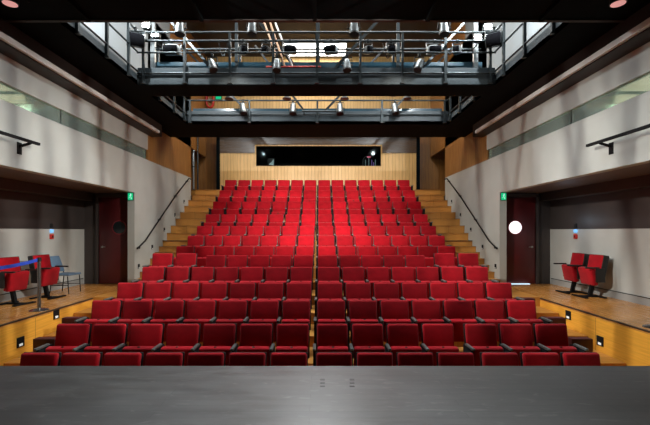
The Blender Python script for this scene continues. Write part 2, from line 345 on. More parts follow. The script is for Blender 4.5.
    bx(MB(), AX-.045, AX, cy-.055, cy+.055, 2.30, 2.42, bev=.006).build('red_box', 'callred', cp)
    bx(MB(), AX-.05, AX-.043, cy-.03, cy+.03, 2.33, 2.39).build('glass_plate', 'redlens', cp)
    bx(MB(), AX-.05, AX, cy-.045, cy+.045, 2.46, 2.54, bev=.01).build('blue_lamp', 'callblue', cp)
    bx(MB(), AX-.03, AX, cy-.045, cy+.045, 2.58, 2.69, bev=.006).build('dark_box', 'shell', cp)
    # wall step lights along the stairs, terrace step lights
    wl = ((15.0, 201.6), (14.05, 215), (13.1, 229.6), (12.15, 247), (11.25, 266.3))
    ordn = ['topmost', 'second from top', 'middle', 'fourth from top', 'lowest']
    for (yy, py), o_ in zip(wl, ordn):
        zz = Z(py, yy)
        q = thing('step_light', f'small black step light on the {side} stair wall, {o_} of five', 'light', (s*WX, yy, zz-.08), 'stair wall lights')
        bx(MB(), WX-.012, WX, yy-.055, yy+.055, zz-.065, zz+.065, bev=.004).build('frame', 'iron', q)
        bx(MB(), WX-.016, WX-.011, yy-.035, yy+.035, zz-.05, zz-.035).build('lens', 'steplens', q)
    tl = ((6.78, 342), (7.70, 314.5)) if s < 0 else ((7.02, 341), (7.92, 315))
    for (yy, py), o_ in zip(tl, ('nearer', 'farther')):
        zz = Z(py, yy)
        q = thing('step_light', f'square black step light in the amber {side} terrace front, the {o_} one', 'light', (s*FX, yy, zz-.08), 'terrace front lights')
        bx(MB(), FX-.012, FX, yy-.085, yy+.085, zz-.085, zz+.085, bev=.004).build('frame', 'iron', q)
        bx(MB(), FX-.016, FX-.011, yy-.04, yy+.04, zz-.065, zz-.025).build('lens', 'steplens', q)
    # stairs
    st = thing('staircase', f'wooden aisle stairs between the red seats and the {side} grey wall', 'stairs', (s*4.48, 10.95, 1.02))
    prev = 1.02
    steps = [(10.95, 1.17), (11.33, 1.34), (11.68, 1.50), (12.02, 1.67), (12.36, 1.84), (12.67, 2.01), (12.97, 2.19), (13.32, 2.43)]
    for r in range(10, NR):
        nx = FL[r+1] if r < NR-1 else 4.19
        steps += [(D[r]-.62, FL[r]), (D[r]-.62+.4545, (FL[r]+nx)/2)]
    steps.append((D[-1]-.62+.909, 4.19))
    for i, (yy, zz) in enumerate(steps):
        ye = steps[i+1][0] if i < len(steps)-1 else 16.9
        sp = bx(MB(), 3.955, WX-.004, yy, ye, prev-.1, zz-.03).build('step', 'riser', st)
        bx(MB(), 3.955, WX-.004, yy-.018, ye, zz-.03, zz, bev=.004).build('tread', 'riser', sp)
        bx(MB(), 3.955, WX-.004, yy-.022, yy+.03, zz-.001, zz+.004).build('nosing', 'nosing', sp)
        prev = zz
    # handrail on the stair wall
    hr = thing('handrail', f'black handrail climbing the {side} stair wall', 'handrail', (s*(WX-.07), 11.0, 2.0))
    pts = [(11.0, 2.02), (11.5, 2.22), (12.1, 2.60), (12.9, 3.10), (13.9, 3.72), (15.3, 4.50), (15.6, 4.52)]
    MB().tube([(s*(WX-.08), y_, z_) for y_, z_ in pts], .022, 10).build('rail', 'iron', hr)
    for y_, z_ in ((11.15, 2.08), (12.6, 2.91), (14.0, 3.78), (15.2, 4.44)):
        MB().tube([(s*(WX-.08), y_, z_), (s*(WX-.08), y_, z_-.06), (s*WX, y_, z_-.06)], .011).cyl((s*WX, y_, z_-.06), (s*(WX-.01), y_, z_-.06), .035).build('bracket', 'iron', hr)
    # lighting bar on the side wall
    lb = thing('wall_bar', f'black steel bar on brackets high on the {side} wall above the alcove', 'bar', (s*4.82, 5, 4.0))
    MB().box(s*4.82-.022, s*4.82+.022, 2.5, 6.98 if s < 0 else 7.1, 3.99, 4.035).build('bar', 'iron', lb)
    for yy in (3.6, 5.2, 6.78):
        MB().bar((s*4.82, yy, 3.99), (s*WX, yy, 3.93), .035).box(min(s*WX, s*(WX-.012)), max(s*WX, s*(WX-.012)), yy-.05, yy+.05, 3.80, 4.0).build('bracket', 'iron', lb)
    # recess at the top of the stairs
    struct(bx(MB(), 4.22, 7.0, 18.0, 18.1, 3.6, 9).build('wall_recess_' + side, 'sidewoodx'), f'orange board wall at the top of the {side} stairs', 'wall')
    struct(bx(MB(), 6.9, 7.0, 15.6, 18.1, 3.6, 9).build('wall_recess_end_' + side, 'sidewood'), f'outer board wall at the top of the {side} stairs', 'wall')
    struct(bx(MB(), 3.95, 7.0, 16.86, 18.1, 4.0, 4.186).build('floor_landing_' + side, 'riser'), f'oak landing at the top of the {side} stairs', 'floor')
    struct(bx(MB(), 4.22, 4.38, 17.2, 18.0, 4.186, 6.55).build('wall_booth_' + side, 'black'), f'black {side} side of the control booth', 'wall')

for px, yy, lo, hi, r_, m_, lab in ((193.5, 16.3, 4.19, 6.25, .045, 'can', 'pale steel pipe standing at the top of the left stairs'),
                                    (197.8, 16.5, 4.19, 6.7, .03, 'rail', 'thin grey pipe right of the pale pipe atop the left stairs')):
    p = thing('standpipe', lab, 'pipe', (X(px, yy), yy, lo), 'pipes at the top of the left stairs')
    MB().cyl((X(px, yy), yy, lo), (X(px, yy), yy, hi), r_).build('pipe', m_, p)
    MB().cyl((X(px, yy), yy, lo), (X(px, yy), yy, lo+.02), r_*2).build('base_flange', 'rail', p)
    for zz in (lo+.9, hi-.35): MB().cyl((X(px, yy), yy, zz), (X(px, yy), yy, zz+.05), r_*1.35).build('collar', 'rail', p)

# glowing plate standing in for light that leaks under the right alcove door
tag(MB().box(5.26, 6.0, 11.27, 11.33, TZ, TZ+.012).build('door_gleam', 'sill'), 'bluish lit sill strip standing in for light under the right dark red door', 'door sill')

# back wall with booth window
wx0, wx1, wz0, wz1 = X(256, 17.2), X(381, 17.2), Z(166, 17.2), Z(146, 17.2)
b = MB(); yb = 17.2
for a in ((-4.22, wx0, 3.6, 6.55), (wx1, 4.22, 3.6, 6.55), (wx0, wx1, 3.6, wz0), (wx0, wx1, wz1, 6.55)): b.box(a[0], a[1], yb, yb+.15, a[2], a[3])
struct(b.build('wall_back', 'backwood'), 'yellow vertical board wall behind the top row', 'wall')
b = MB()
zt = Z(152, 17.0)
b.box(-4.22, wx0-.05, yb-.035, yb, zt, 6.55); b.box(wx1+.05, 4.22, yb-.035, yb, zt, 6.55); b.box(wx0-.05, wx1+.05, yb-.035, yb, wz1+.06, 6.55)
struct(b.build('trim_back', 'gloss'), 'glossy brown panel band above the booth window', 'trim')
struct(MB().box(-4.4, 4.4, 16.9, 17.2, 6.55, 6.9).build('trim_booth_top', 'brownwall'), 'dark bulkhead over the back wall', 'trim')
w = thing('window_3', 'wide dark control booth window in the yellow back wall', 'window', (0, yb, wz0)); w['kind'] = 'structure'
MB().box(wx0, wx1, yb+.07, yb+.08, wz0, wz1).build('pane', 'boothglass', w)
b = MB()
t_ = .014
b.box(wx0-t_, wx1+t_, yb-.012, yb+.03, wz0-t_, wz0); b.box(wx0-t_, wx1+t_, yb-.012, yb+.03, wz1, wz1+t_); b.box(wx0-t_, wx0, yb-.012, yb+.03, wz0, wz1); b.box(wx1, wx1+t_, yb-.012, yb+.03, wz0, wz1)
b.build('window_frame', 'backwood', w)
for nm, bb in (('wall_booth_rear', (-3.4, 3.4, 19.6, 19.7, 4.5, 6.6)), ('wall_booth_inner_left', (-3.4, -3.3, yb+.15, 19.6, 4.5, 6.6)), ('wall_booth_inner_right', (3.3, 3.4, yb+.15, 19.6, 4.5, 6.6)),
               ('ceiling_booth', (-3.4, 3.4, yb+.15, 19.7, 6.6, 6.7)), ('floor_booth', (-3.4, 3.4, yb+.15, 19.7, 4.4, 4.5))):
    struct(MB().box(*bb).build(nm, 'void'), 'black inside of the control booth', 'wall')
dk = thing('control_desk', 'dark desk along the inside of the booth window', 'desk', (0, 17.7, 4.5))
MB().box(-2.6, 2.6, 17.45, 18.1, 5.10, 5.15).build('desktop', 'shell', dk)
for xx in (-2.5, 0, 2.5): MB().box(xx-.03, xx+.03, 17.5, 18.05, 4.5, 5.10).build('leg', 'iron', dk)
mo = thing('monitor', 'small glowing monitor at the left end of the booth desk', 'monitor', (-2.05, 17.75, 5.15))
MB().box(-2.25, -1.95, 17.74, 17.78, 5.38, 5.72, bev=.006).build('case', 'shell', mo)
MB().prism([(-2.2, 5.45), (-1.97, 5.41), (-1.97, 5.70), (-2.05, 5.58)], 1, 17.735, 17.74).build('screen', 'screen', mo)
MB().box(-2.12, -2.08, 17.76, 17.79, 5.15, 5.39).build('stand', 'shell', mo)
mx_ = thing('light_console', 'equipment with pink and violet lights at the right end of the booth desk', 'console', (2.3, 17.75, 5.15))
MB().box(1.85, 2.6, 17.6, 17.95, 5.151, 5.24, bev=.01).build('console_body', 'shell', mx_)
b = MB().tube([(1.98, 17.8, 5.24), (2.0, 17.8, 5.70), (2.1, 17.8, 5.82), (2.3, 17.8, 5.80)], .012); b.build('lamp_arm', 'can', mx_)
MB().box(2.18, 2.33, 17.76, 17.84, 5.77, 5.82).build('pink_lamp', 'pink', mx_)
for xx, zz, mm in ((2.1, 5.6, 'screen'), (2.25, 5.68, 'screen'), (2.38, 5.6, 'purple'), (2.46, 5.5, 'purple'), (2.54, 5.62, 'screen')):
    MB().box(xx-.008, xx+.008, 17.77, 17.79, 5.24, zz+.06).build('indicator', mm, mx_)
hl = tag(MB().box(-.16, .16, 18.4, 18.5, 6.57, 6.6).build('booth_glow_patch', 'screen'), 'dim glowing patch on the ceiling inside the dark booth', 'lamp')  # small pale glowing patch under the booth ceiling

# ------------------------------------------------------------------ catwalk ceiling
OX = 3.92
b = MB()
b.box(-WX, WX, -1.5, 6.1, CEIL, CEIL+.12)                     # front gallery
b.box(-OX, OX, 8.77, 9.5, CEIL, CEIL+.1)                      # bridge
b.box(-WX, WX, 12.0, 13.65, CEIL, CEIL+.1)                    # rear gallery
for s in (-1, 1): b.box(min(s*OX, s*WX), max(s*OX, s*WX), 6.1, 12.0, CEIL, CEIL+.1)
struct(b.build('ceiling', 'black'), 'black underside of the lighting galleries with two openings', 'ceiling')
# shallow joists below the front gallery
for i, xx in enumerate((-3.4, -1.7, 0, 1.7, 3.4)):
    struct(MB().box(xx-.03, xx+.03, -1.5, 6.02, CEIL-.05, CEIL).build(f'trim_joist_{i+1}', 'black'), 'black joist under the front gallery', 'trim')
struct(MB().box(-WX, WX, 6.04, 6.1, CEIL-.02, CEIL).build('trim_edge', 'brown'), 'brown edge of the front gallery opening', 'trim')
struct(MB().box(-OX, OX, 8.77, 8.80, CEIL+.02, 6.08).build('trim_kick_front', 'kick'), 'blue grey side plate of the lighting bridge', 'trim')
struct(MB().box(-OX, OX, 9.47, 9.50, CEIL+.02, 6.50).build('trim_kick_back', 'kickdark'), 'dark blue far plate of the lighting bridge', 'trim')
struct(MB().box(-OX, OX, 12.0, 12.03, CEIL, 6.10).build('trim_kick_rear', 'kickrear'), 'blue grey side plate of the rear gallery', 'trim')
struct(MB().box(-OX, OX, 12.6, 12.63, CEIL+.1, 6.36).build('trim_kick_rear_top', 'kickdark'), 'dark blue plate behind the rear gallery plate', 'trim')
for s, side in ((-1, 'left'), (1, 'right')):
    struct(MB().box(min(s*OX, s*(OX+.03)), max(s*OX, s*(OX+.03)), 6.1, 8.77, CEIL-.0, 5.93).build('trim_kick_' + side, 'kick'), f'grey side plate of the {side} gallery', 'trim')
    struct(MB().box(min(s*OX, s*(OX+.03)), max(s*OX, s*(OX+.03)), 9.5, 12.0, CEIL, 5.93).build('trim_kick_rear_' + side, 'kick'), f'grey side plate of the {side} gallery at the rear opening', 'trim')
# upper volume
RZ = 10.3
struct(MB().box(-WX-.1, -WX, 13.6, 17.9, CEIL+.1, RZ).build('wall_loft_wood_left', 'sidewood'), 'orange board left wall above the rear gallery', 'wall')
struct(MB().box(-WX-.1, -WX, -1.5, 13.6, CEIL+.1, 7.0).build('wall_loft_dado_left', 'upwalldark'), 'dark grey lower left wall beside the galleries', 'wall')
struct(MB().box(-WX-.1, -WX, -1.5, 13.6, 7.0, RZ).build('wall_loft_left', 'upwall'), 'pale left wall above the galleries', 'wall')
struct(MB().box(WX, WX+.1, 13.6, 17.9, CEIL+.1, RZ).build('wall_loft_wood_right', 'sidewood'), 'orange board right wall above the rear gallery', 'wall')
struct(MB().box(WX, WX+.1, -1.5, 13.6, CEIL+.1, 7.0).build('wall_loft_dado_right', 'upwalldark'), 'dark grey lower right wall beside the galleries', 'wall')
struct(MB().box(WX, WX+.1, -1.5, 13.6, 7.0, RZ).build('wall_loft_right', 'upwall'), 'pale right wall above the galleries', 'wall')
struct(MB().box(-WX, WX, 17.9, 18.0, 6.9, RZ).build('wall_loft_back', 'backwood'), 'lit board wall at the back above the galleries', 'wall')
struct(MB().box(-WX-.1, WX+.1, -1.5, 18.0, RZ, RZ+.1).build('ceiling_roof', 'roof'), 'brown roof above the lighting galleries', 'ceiling')
for s in (-1, 1):
    struct(MB().box(min(s*WX, s*7.0), max(s*WX, s*7.0), 15.6, 18.1, 8.9, 9.0).build('ceiling_recess_' + ('left' if s < 0 else 'right'), 'black'), 'black ceiling over the stair recess', 'ceiling')

for s, side in ((-1, 'left'), (1, 'right')):
    q = thing('downlight', f'small pink glowing downlight under the front gallery at the top {side} corner', 'light', (s*4.12, 5.42, CEIL-.12), 'front gallery downlights')
    MB().lathe([(.09, 0), (.10, 0), (.10, .12), (.04, .12)], Matrix.Translation((s*4.12, 5.42, CEIL-.12)), 20).build('housing', 'shell', q)
    MB().lathe([(.088, 0), (.088, .01)], Matrix.Translation((s*4.12, 5.42, CEIL-.124)), 20).build('lens', 'pinkglow', q)
# house light panel at the back of the roof
hp = thing('roof_light', 'broad bright white lamp panel under the brown roof, seen through the front opening', 'light', (-.1, 17.0, RZ-.1))
MB().box(-1.5, 1.25, 16.4, 17.7, RZ-.07, RZ-.001, bev=.01).build('case', 'rail', hp)
MB().box(-1.42, 1.17, 16.48, 17.62, RZ-.082, RZ-.07).build('diffuser', 'whitelight', hp)
# upper back: blue-lit door, red extinguisher, green sign
tag(MB().box(X(432, 17.85), X(452, 17.85), 17.85, 17.9, 6.9, 8.9, bev=.005).build('loft_door', 'bluelit'), 'pale blue-lit door in the lit back wall above the right rear gallery', 'door')
e = thing('fire_hose', 'red coiled fire hose on the back wall above the left rear gallery', 'hose', (-4.8, 17.8, 8.0))
b = MB()
for k in range(3):
    c = Vector((-4.8, 17.8 - .05*k, 8.3)); b.tube([c + Vector((.16*math.cos(a*.5236), 0, .33*math.sin(a*.5236))) for a in range(13)], .035)
b.build('hose', 'callred', e)
MB().box(-4.84, -4.76, 17.66, 17.9, 8.26, 8.34).build('hook', 'steel', e)
e = thing('exit_sign', 'tiny green exit sign on the lit back wall above the rear gallery', 'sign', (-4.45, 17.85, 8.3), 'loft exit signs')
MB().box(-4.45-.14, -4.45+.14, 17.85, 17.9, 8.36, 8.52).build('case', 'shell', e)
MB().box(-4.45-.12, -4.45+.12, 17.84, 17.851, 8.38, 8.50).build('panel', 'exit', e)

# ------------------------------------------------------------------ guard rails
def guard(name_label, axis, fixed, a0, a1, posts, zb, rails, pw=.05, group='gallery guard rails', z_post0=None):
    mid = (a0+a1)/2
    g = thing('guard_rail', name_label, 'railing', (mid, fixed, zb) if axis == 0 else (fixed, mid, zb), group)
    pt = (lambda u, z: (u, fixed, z)) if axis == 0 else (lambda u, z: (fixed, u, z))
    top = max(rails)
    for u in posts:
        p = MB().bar(pt(u, zb), pt(u, top), pw, pw).build('post', 'rail', g)
        bb = MB(); q = Vector(pt(u, zb)); bb.box(q.x-.05, q.x+.05, q.y-.035, q.y+.035, zb, zb+.03); bb.build('foot_plate', 'rail', p)
    for z in rails: MB().cyl(pt(a0, z), pt(a1, z), .019 if z < top else .024, seg=10).build('top_rail' if z == top else 'mid_rail', 'rail', g)
    return g
PX = [-3.78, -2.88, -1.89, -.94, .01, .96, 1.88, 2.82, 3.80]
guard('guard rail on the near side of the lighting bridge, full of lamps', 0, 8.74, -OX, OX, PX, 5.72, [6.84, 6.40, 5.95])
guard('guard rail on the far side of the lighting bridge', 0, 9.55, -OX, OX, [-3.78, -1.83, 1.83, 3.80], 5.72, [6.84, 6.5])
guard('guard rail of the rear gallery behind the second opening', 0, 11.95, -OX, OX, [-3.8, -2.03, .0, 1.93, 3.8], 5.72, [6.40, 5.98])
for s, side in ((-1, 'left'), (1, 'right')):
    guard(f'guard rail along the {side} side of the front ceiling opening', 1, s*(OX-.03), 6.1, 8.72, [6.55, 7.45, 8.3], 5.72, [6.84, 6.40, 5.98])
    guard(f'guard rail along the {side} side of the rear ceiling opening', 1, s*(OX-.03), 9.6, 11.9, [9.9, 10.9, 11.7], 5.72, [6.40, 5.98])
# lighting pipes
g = thing('lighting_pipe', 'steel pipe carrying the lamps just below the bridge top rail', 'pipe', (0, 8.92, 6.72), 'lighting pipes')
MB().cyl((-3.85, 8.92, 6.74), (3.85, 8.92, 6.74), .024).build('pipe', 'rail', g)
for xx in (-3.78, -.94, .96, 3.80): MB().box(xx-.03, xx+.03, 8.76, 8.95, 6.72, 6.76).build('clamp', 'blackish', g)
g = thing('lighting_pipe', 'steel pipe high above the front opening carrying four hanging cans', 'pipe', (0, 8.3, 7.05), 'lighting pipes')
MB().cyl((-4.9, 8.3, 7.05), (4.9, 8.3, 7.05), .024).build('pipe', 'rail', g)
for s in (-1, 1): MB().cyl((s*4.92, 8.3, 7.05), (s*5.02, 8.3, 7.05), .06).build('wall_flange', 'blackish', g)
g = thing('lighting_pipe', 'thin pipe across the bridge behind the lamps', 'pipe', (0, 9.2, 6.55), 'lighting pipes')
MB().cyl((-3.9, 9.2, 6.60), (3.9, 9.2, 6.60), .018).build('pipe', 'rail', g)
for xx in (-3.0, 3.0): MB().cyl((xx, 9.2, 5.8), (xx, 9.2, 6.6), .016).build('upright', 'rail', g)
g = thing('lighting_pipe', 'short pipe at the middle of the rear gallery rail', 'pipe', (0, 11.85, 6.1), 'lighting pipes')
MB().cyl((X(302, 11.85), 11.85, 6.05), (X(343, 11.85), 11.85, 6.05), .028).build('pipe', 'rail', g)
for px in (304, 341): MB().cyl((X(px, 11.85), 11.85, 6.05), (X(px, 11.85), 11.95, 5.98), .015).build('clamp', 'rail', g)

# braces and hangers up to the roof
def strut(p0, p1, label, w=.07, name='brace', m_='rail', cat='brace', group='roof braces'):
    g = thing(name, label, cat, p0, group)
    MB().bar(p0, p1, w, w*.8).build('bar', m_, g)
    q = Vector(p0); MB().box(q.x-w, q.x+w, q.y-w*.8, q.y+w*.8, q.z-.02, q.z+.05).build('foot_plate', 'blackish', g)
    return g
def pv(px, py, d): return (X(px, d), d, Z(py, d))
def ext(a, b_, k):                       # extend a strut beyond its upper visible end
    a, b_ = Vector(a), Vector(b_); return tuple(b_ + (b_-a)*k)
def brace(x0, y0, x1, y1, d, lab, m_, w, top):
    a, c = Vector(pv(x0, y0, d)), Vector(pv(x1, y1, d)); u = c - a
    lo = a + u*((5.84 - a.z)/u.z); hi = a + u*((top - a.z)/u.z)
    strut(tuple(lo), tuple(hi), lab, w, m_=m_)
for v in ((293, 64, 260, 23, 'dark slanting brace left of the centre post above the bridge', 'blackish', .08),
          (343, 60, 376, 23, 'dark slanting brace right of the centre post above the bridge', 'blackish', .08),
          (428, 62, 464, 23, 'grey slanting brace near the right end of the bridge', 'rail', .07),
          (206, 62, 172, 23, 'grey slanting brace near the left end of the bridge', 'rail', .07)):
    brace(*v[:4], 9.3, *v[4:], 8.6)
for v in ((308, 116, 290, 92, 'left arm of the dark V brace at the middle of the rear gallery'),
          (320, 116, 345, 90, 'right arm of the dark V brace at the middle of the rear gallery'),
          (246, 110, 228, 92, 'dark brace leaning left behind the leftmost rear gallery lamp'),
          (393, 110, 410, 92, 'dark brace leaning right behind the rightmost rear gallery lamp')):
    brace(*v[:4], 12.3, v[4], 'blackish', .07, 8.2)
for px, lab in ((236.5, 'left'), (398, 'right')):
    a = pv(px, 66, 9.4); strut((a[0], a[1], 5.8), (a[0], a[1], RZ), f'tall grey hanger post beside the {lab} bridge lamps', .07, 'hanger_post', 'rail', 'post', 'hanger posts')
strut((.03, 9.42, 5.8), (.03, 9.42, RZ), 'tall dark hanger post at the middle of the bridge', .09, 'hanger_post', 'blackish', 'post', 'hanger posts')
for px, lab in ((150.5, 'left'), (478, 'right')):
    strut((X(px, 9.2), 9.35, 5.8), (X(px, 9.2), 9.35, RZ), f'pale lit hanger post at the {lab} end of the bridge', .1, 'hanger_post', 'can', 'post', 'hanger posts')
for i, (a_, b_) in enumerate((((276, 55), (264, 22)), ((281, 55), (270, 22)), ((286, 50), (275, 22)))):
    p0 = Vector(pv(*a_, 9.2)); u = Vector(pv(*b_, 9.2)) - p0; p0 = p0 + u*((5.81 - p0.z)/u.z); p1 = p0 + u*((8.4 - p0.z)/u.z)
    g = tag(MB().cyl(p0, p1, .022).build('slanting_pole', 'pole' if i < 2 else 'trunk'), ['left orange', 'middle orange', 'pale'][i] + ' slanting pole behind the bridge lamps left of centre', 'pole', 'slanting poles')
rp = tag(MB().cyl((X(266, 8.79), 8.785, 6.102), (X(321, 8.79), 8.785, 6.102), .022).build('red_pole', 'redpole'), 'thin red pole lying along the bridge side plate', 'pole')

# ------------------------------------------------------------------ lamps
def can(label, top, aim, L=.28, r=.095, m_='can', lens='redlens', group=None, yoke=.2):
    """par can hung from point top, mouth pointing along aim"""
    top = Vector(top); aim = Vector(aim).normalized()
    g = thing('spotlight', label, 'spotlight', top, group)
    c = top - Vector((0, 0, yoke + .02))
    q = Vector((0, 0, -1)).rotation_difference(aim).to_matrix().to_4x4()
    m4 = Matrix.Translation(c) @ q
    prof = [(r*.55, L*.5), (r*.8, L*.45), (r*.85, L*.3), (r*.85, L*.1), (r, L*.05), (r, -L*.5), (r*.9, -L*.5), (r*.9, -L*.42)]
    bd = MB().lathe(prof, m4, 18).build('body', m_, g)
    MB().lathe([(r*1.06, -L*.38), (r*1.06, -L*.5), (r*1.0, -L*.52)], m4, 18).build('front_ring', 'shell', bd)
    MB().lathe([(r*.89, -L*.43), (r*.89, -L*.47)], m4, 18).build('lens', lens, bd)
    ax = Vector((1, 0, 0)); w = r + .025
    b = MB()
    for s in (-1, 1): b.bar(c + ax*s*w, Vector((c.x + s*w*.9, c.y, top.z-.05)), .012, .03)
    b.bar(Vector((c.x-w*.95, c.y, top.z-.05)), Vector((c.x+w*.95, c.y, top.z-.05)), .03, .012)
    for s in (-1, 1): b.cyl(c + ax*s*(r*.8), c + ax*s*(w+.02), .015)
    b.build('yoke', 'blackish', g)
    MB().box(top.x-.025, top.x+.025, top.y-.03, top.y+.03, top.z-.055, top.z+.03, bev=.006).build('clamp', 'blackish', g)
    return g
def fresnel(label, top, w=.26, h=.2, dep=.3, m_='whitecan', yaw=0, group=None, yoke=.2):
    top = Vector(top); g = thing('spotlight', label, 'spotlight', top, group)
    c = top - Vector((0, 0, yoke+.02)); m4 = Matrix.Translation(c) @ Matrix.Rotation(R(yaw), 4, 'Z') @ Matrix.Rotation(R(14), 4, 'X')
    bd = MB().box(-w/2, w/2, -dep/2+.05, dep/2, -h/2, h/2, bev=.025, mtx=m4).build('body', m_, g)
    MB().box(-w*.42, w*.42, -dep/2-.02, -dep/2+.055, -h*.55, h*.42, bev=.006, mtx=m4).build('lens_box', 'lens', bd)
    b = MB()
    for k in (-.2, 0, .2): b.box(-w*.35, w*.35, k*dep-.012, k*dep+.012, h/2, h/2+.02, mtx=m4)
    b.build('cooling_fins', m_, bd)
    ww = w/2+.02; b = MB()
    for s in (-1, 1): b.bar((c.x+s*ww, c.y, c.z), (c.x+s*ww, c.y, top.z-.05), .012, .035)
    b.bar((c.x-ww, c.y, top.z-.05), (c.x+ww, c.y, top.z-.05), .035, .012)
    b.build('yoke', 'can', g)
    MB().box(top.x-.025, top.x+.025, top.y-.03, top.y+.03, top.z-.055, top.z+.03, bev=.006).build('clamp', 'blackish', g)
    return g
GU, GM, GL, GR = 'cans hanging above the front opening', 'lamps on the bridge pipe', 'silver cans on the bridge side', 'silver cans on the rear gallery'
o4 = ['leftmost', 'second from left', 'third from left', 'rightmost']
for px, o_ in zip((180, 252, 354, 444), o4):
    can(f'grey can hanging above the front ceiling opening, {o_} of the top four', (X(px, 8.3), 8.3, 7.05), (0, -.15, -1), L=.27, r=.10, group=GU, m_='can', yoke=.33)
for px, o_, ax in zip((212.5, 277, 347, 419), o4, (.35, .0, .0, -.4)):
    can(f'silver can tilted on the bridge side plate, {o_} of four', (X(px, 8.66), 8.64, 6.30), (ax, -.3, -1), L=.27, r=.085, group=GL, yoke=.2)
for px, o_, ax in zip((243, 293, 340, 395), o4, (.2, 0, 0, .1)):
    can(f'silver can on the rear gallery rail, {o_} of four', (X(px, 11.85), 11.85, 6.36), (ax, -.3, -1), L=.34, r=.10, group=GR, yoke=.22)
mids = [(172, .36, 'big pale box lamp', 'whitecan', 0), (243, .17, 'small lamp', 'can', 25), (266, .15, 'small dark lamp', 'blackish', -10), (290, .30, 'big white box lamp left of centre post', 'whitecan', 5),
        (331, .30, 'big white box lamp right of centre post', 'whitecan', -15), (368, .15, 'small lamp', 'can', 15), (391, .17, 'small dark lamp', 'blackish', 0),
        (434, .30, 'big pale box lamp', 'whitecan', 0), (457, .16, 'small lamp', 'can', -30)]
wheres = ['at the far left of the bridge pipe', 'left of the second bridge post pair', 'just left of the slanting poles', 'on the bridge pipe', 'on the bridge pipe',
          'right of the dark right brace', 'by the right hanger post', 'near the right end of the bridge pipe', 'at the far right of the bridge pipe']
for (px, w, nm, m_, yaw), wh in zip(mids, wheres):
    fresnel(f'{nm} {wh}', (X(px, 8.92), 8.92, 6.74), w=w, h=w*.55 if w > .2 else w*1.0, dep=.26, m_=m_, yaw=yaw, group=GM, yoke=.19)
for px, lab in ((138, 'left'), (492, 'right')):
    fresnel(f'big black lamp in the {lab} corner of the front ceiling opening', (X(px, 8.6), 8.5, 6.80), w=.34, h=.26, dep=.3, m_='blackish', yaw=30 if px < 300 else -30, group='corner lamps', yoke=.22)
    x_ = X(px, 8.6); MB().cyl((x_, 8.5, 6.80), (x_, 8.74, 6.80), .018).build('side_arm', 'blackish', COL.objects[-1] if False else [o for o in COL.objects if o.get('label') == f'big black lamp in the {lab} corner of the front ceiling opening'][0])
# loops of lamp cable
for px, w_, dp, lab in ((388, .22, .34, 'under the small dark lamp'), (223, .2, .3, 'left of the bridge centre'), (450, .18, .26, 'near the right end of the bridge pipe')):
    x_ = X(px, 8.95); pts = [(x_ - w_/2 + w_*k/10, 8.97, 6.715 - dp*math.sin(math.pi*k/10)) for k in range(11)]
    tag(MB().tube(pts, .011, 6).build('lamp_cable', 'rail'), f'grey cable loop hanging from the lighting pipe {lab}', 'cable', 'cable loops')
# dark dome pendants seen through the rear opening
for px, o_ in zip((229, 287, 344.5, 407), o4):
    x_ = X(px, 10.0); g = thing('dome_lamp', f'small dark dome lamp hanging in the rear opening, {o_} of four', 'lamp', (x_, 10.0, 5.8), 'dome lamps')
    MB().lathe([(.11, 0), (.10, .03), (.06, .06), (.03, .075), (.03, .11)], Matrix.Translation((x_, 10.0, 5.80)), 18).build('shade', 'shell', g)
    MB().tube([(x_, 10.0, 5.9), (x_, 10.0, 6.25), (x_, 9.51, 6.25)], .012).build('arm', 'shell', g)
# flood lamps (the two glaring lamps each side of the bridge)
for px, py, lab in ((146, 25, 'upper glaring flood lamp at the left end of the bridge'), (155, 34, 'lower glaring flood lamp at the left end of the bridge'),
                    (488, 27, 'upper glaring flood lamp at the right end of the bridge'), (478, 38, 'lower glaring flood lamp at the right end of the bridge')):
    d_ = 8.95; x_, z_ = X(px, d_), Z(py, d_)
    g = thing('flood_lamp', lab, 'lamp', (x_, d_, z_), 'glaring flood lamps')
    MB().box(x_-.09, x_+.09, d_+.0, d_+.12, z_-.07, z_+.07, bev=.015).build('case', 'blackish', g)
    MB().box(x_-.075, x_+.075, d_-.012, d_+.0, z_-.055, z_+.055).build('glass', 'flood', g)
    s_ = -1 if x_ < 0 else 1
    MB().tube([(x_, d_+.06, z_-.07), (x_, d_+.06, z_-.12), (x_, 9.33, z_-.12), (X(150.5 if s_ < 0 else 478, 9.2), 9.33, z_-.12)], .014).build('bracket', 'blackish', g)

# ------------------------------------------------------------------ theatre seats
def seat_parts(root, down=False, dz=0, thick=.03):
    up = Matrix.Translation((0, 0, dz)); back = up @ Matrix.Translation((0, 0, .43)) @ Matrix.Rotation(R(-11), 4, 'X')
    # cushion: slightly narrower at the bottom, bowed
    t = MB(); t.box(-.237, .237, .0, .085, .0, .465, bev=.034, seg=3, mtx=None)
    for v in t.bm.verts:
        k = v.co.z / .465; v.co.x *= (.97 + .03*k)
        if v.co.y < .03: v.co.y += .018*(1-(v.co.x/.24)**2)*(1-k)
    bmesh.ops.transform(t.bm, matrix=back, verts=t.bm.verts); t.build('backrest', 'red', root, local=True)
    MB().box(-.247, .247, .105-thick, .105 + (.03 if thick > .05 else 0), -.06, .468, bev=.012, mtx=back).build('back_shell', 'shell', root, local=True)
    tip = (Matrix.Translation((0, -.065, .235)) @ Matrix.Rotation(R(-78), 4, 'X')) if not down else (Matrix.Translation((0, -.0, .42)) @ Matrix.Rotation(R(-3), 4, 'X'))
    tip = up @ tip
    # seat pad runs along local -y from the hinge
    s = MB().box(-.228, .228, -.365, .03, -.055, .055, bev=.03, seg=3, mtx=tip).build('seat', 'red', root, local=True)
    MB().box(-.018, .018, -.371, -.363, -.012, .012, bev=.003, mtx=tip).build('number_plate', 'badge', s, local=True)
    return s
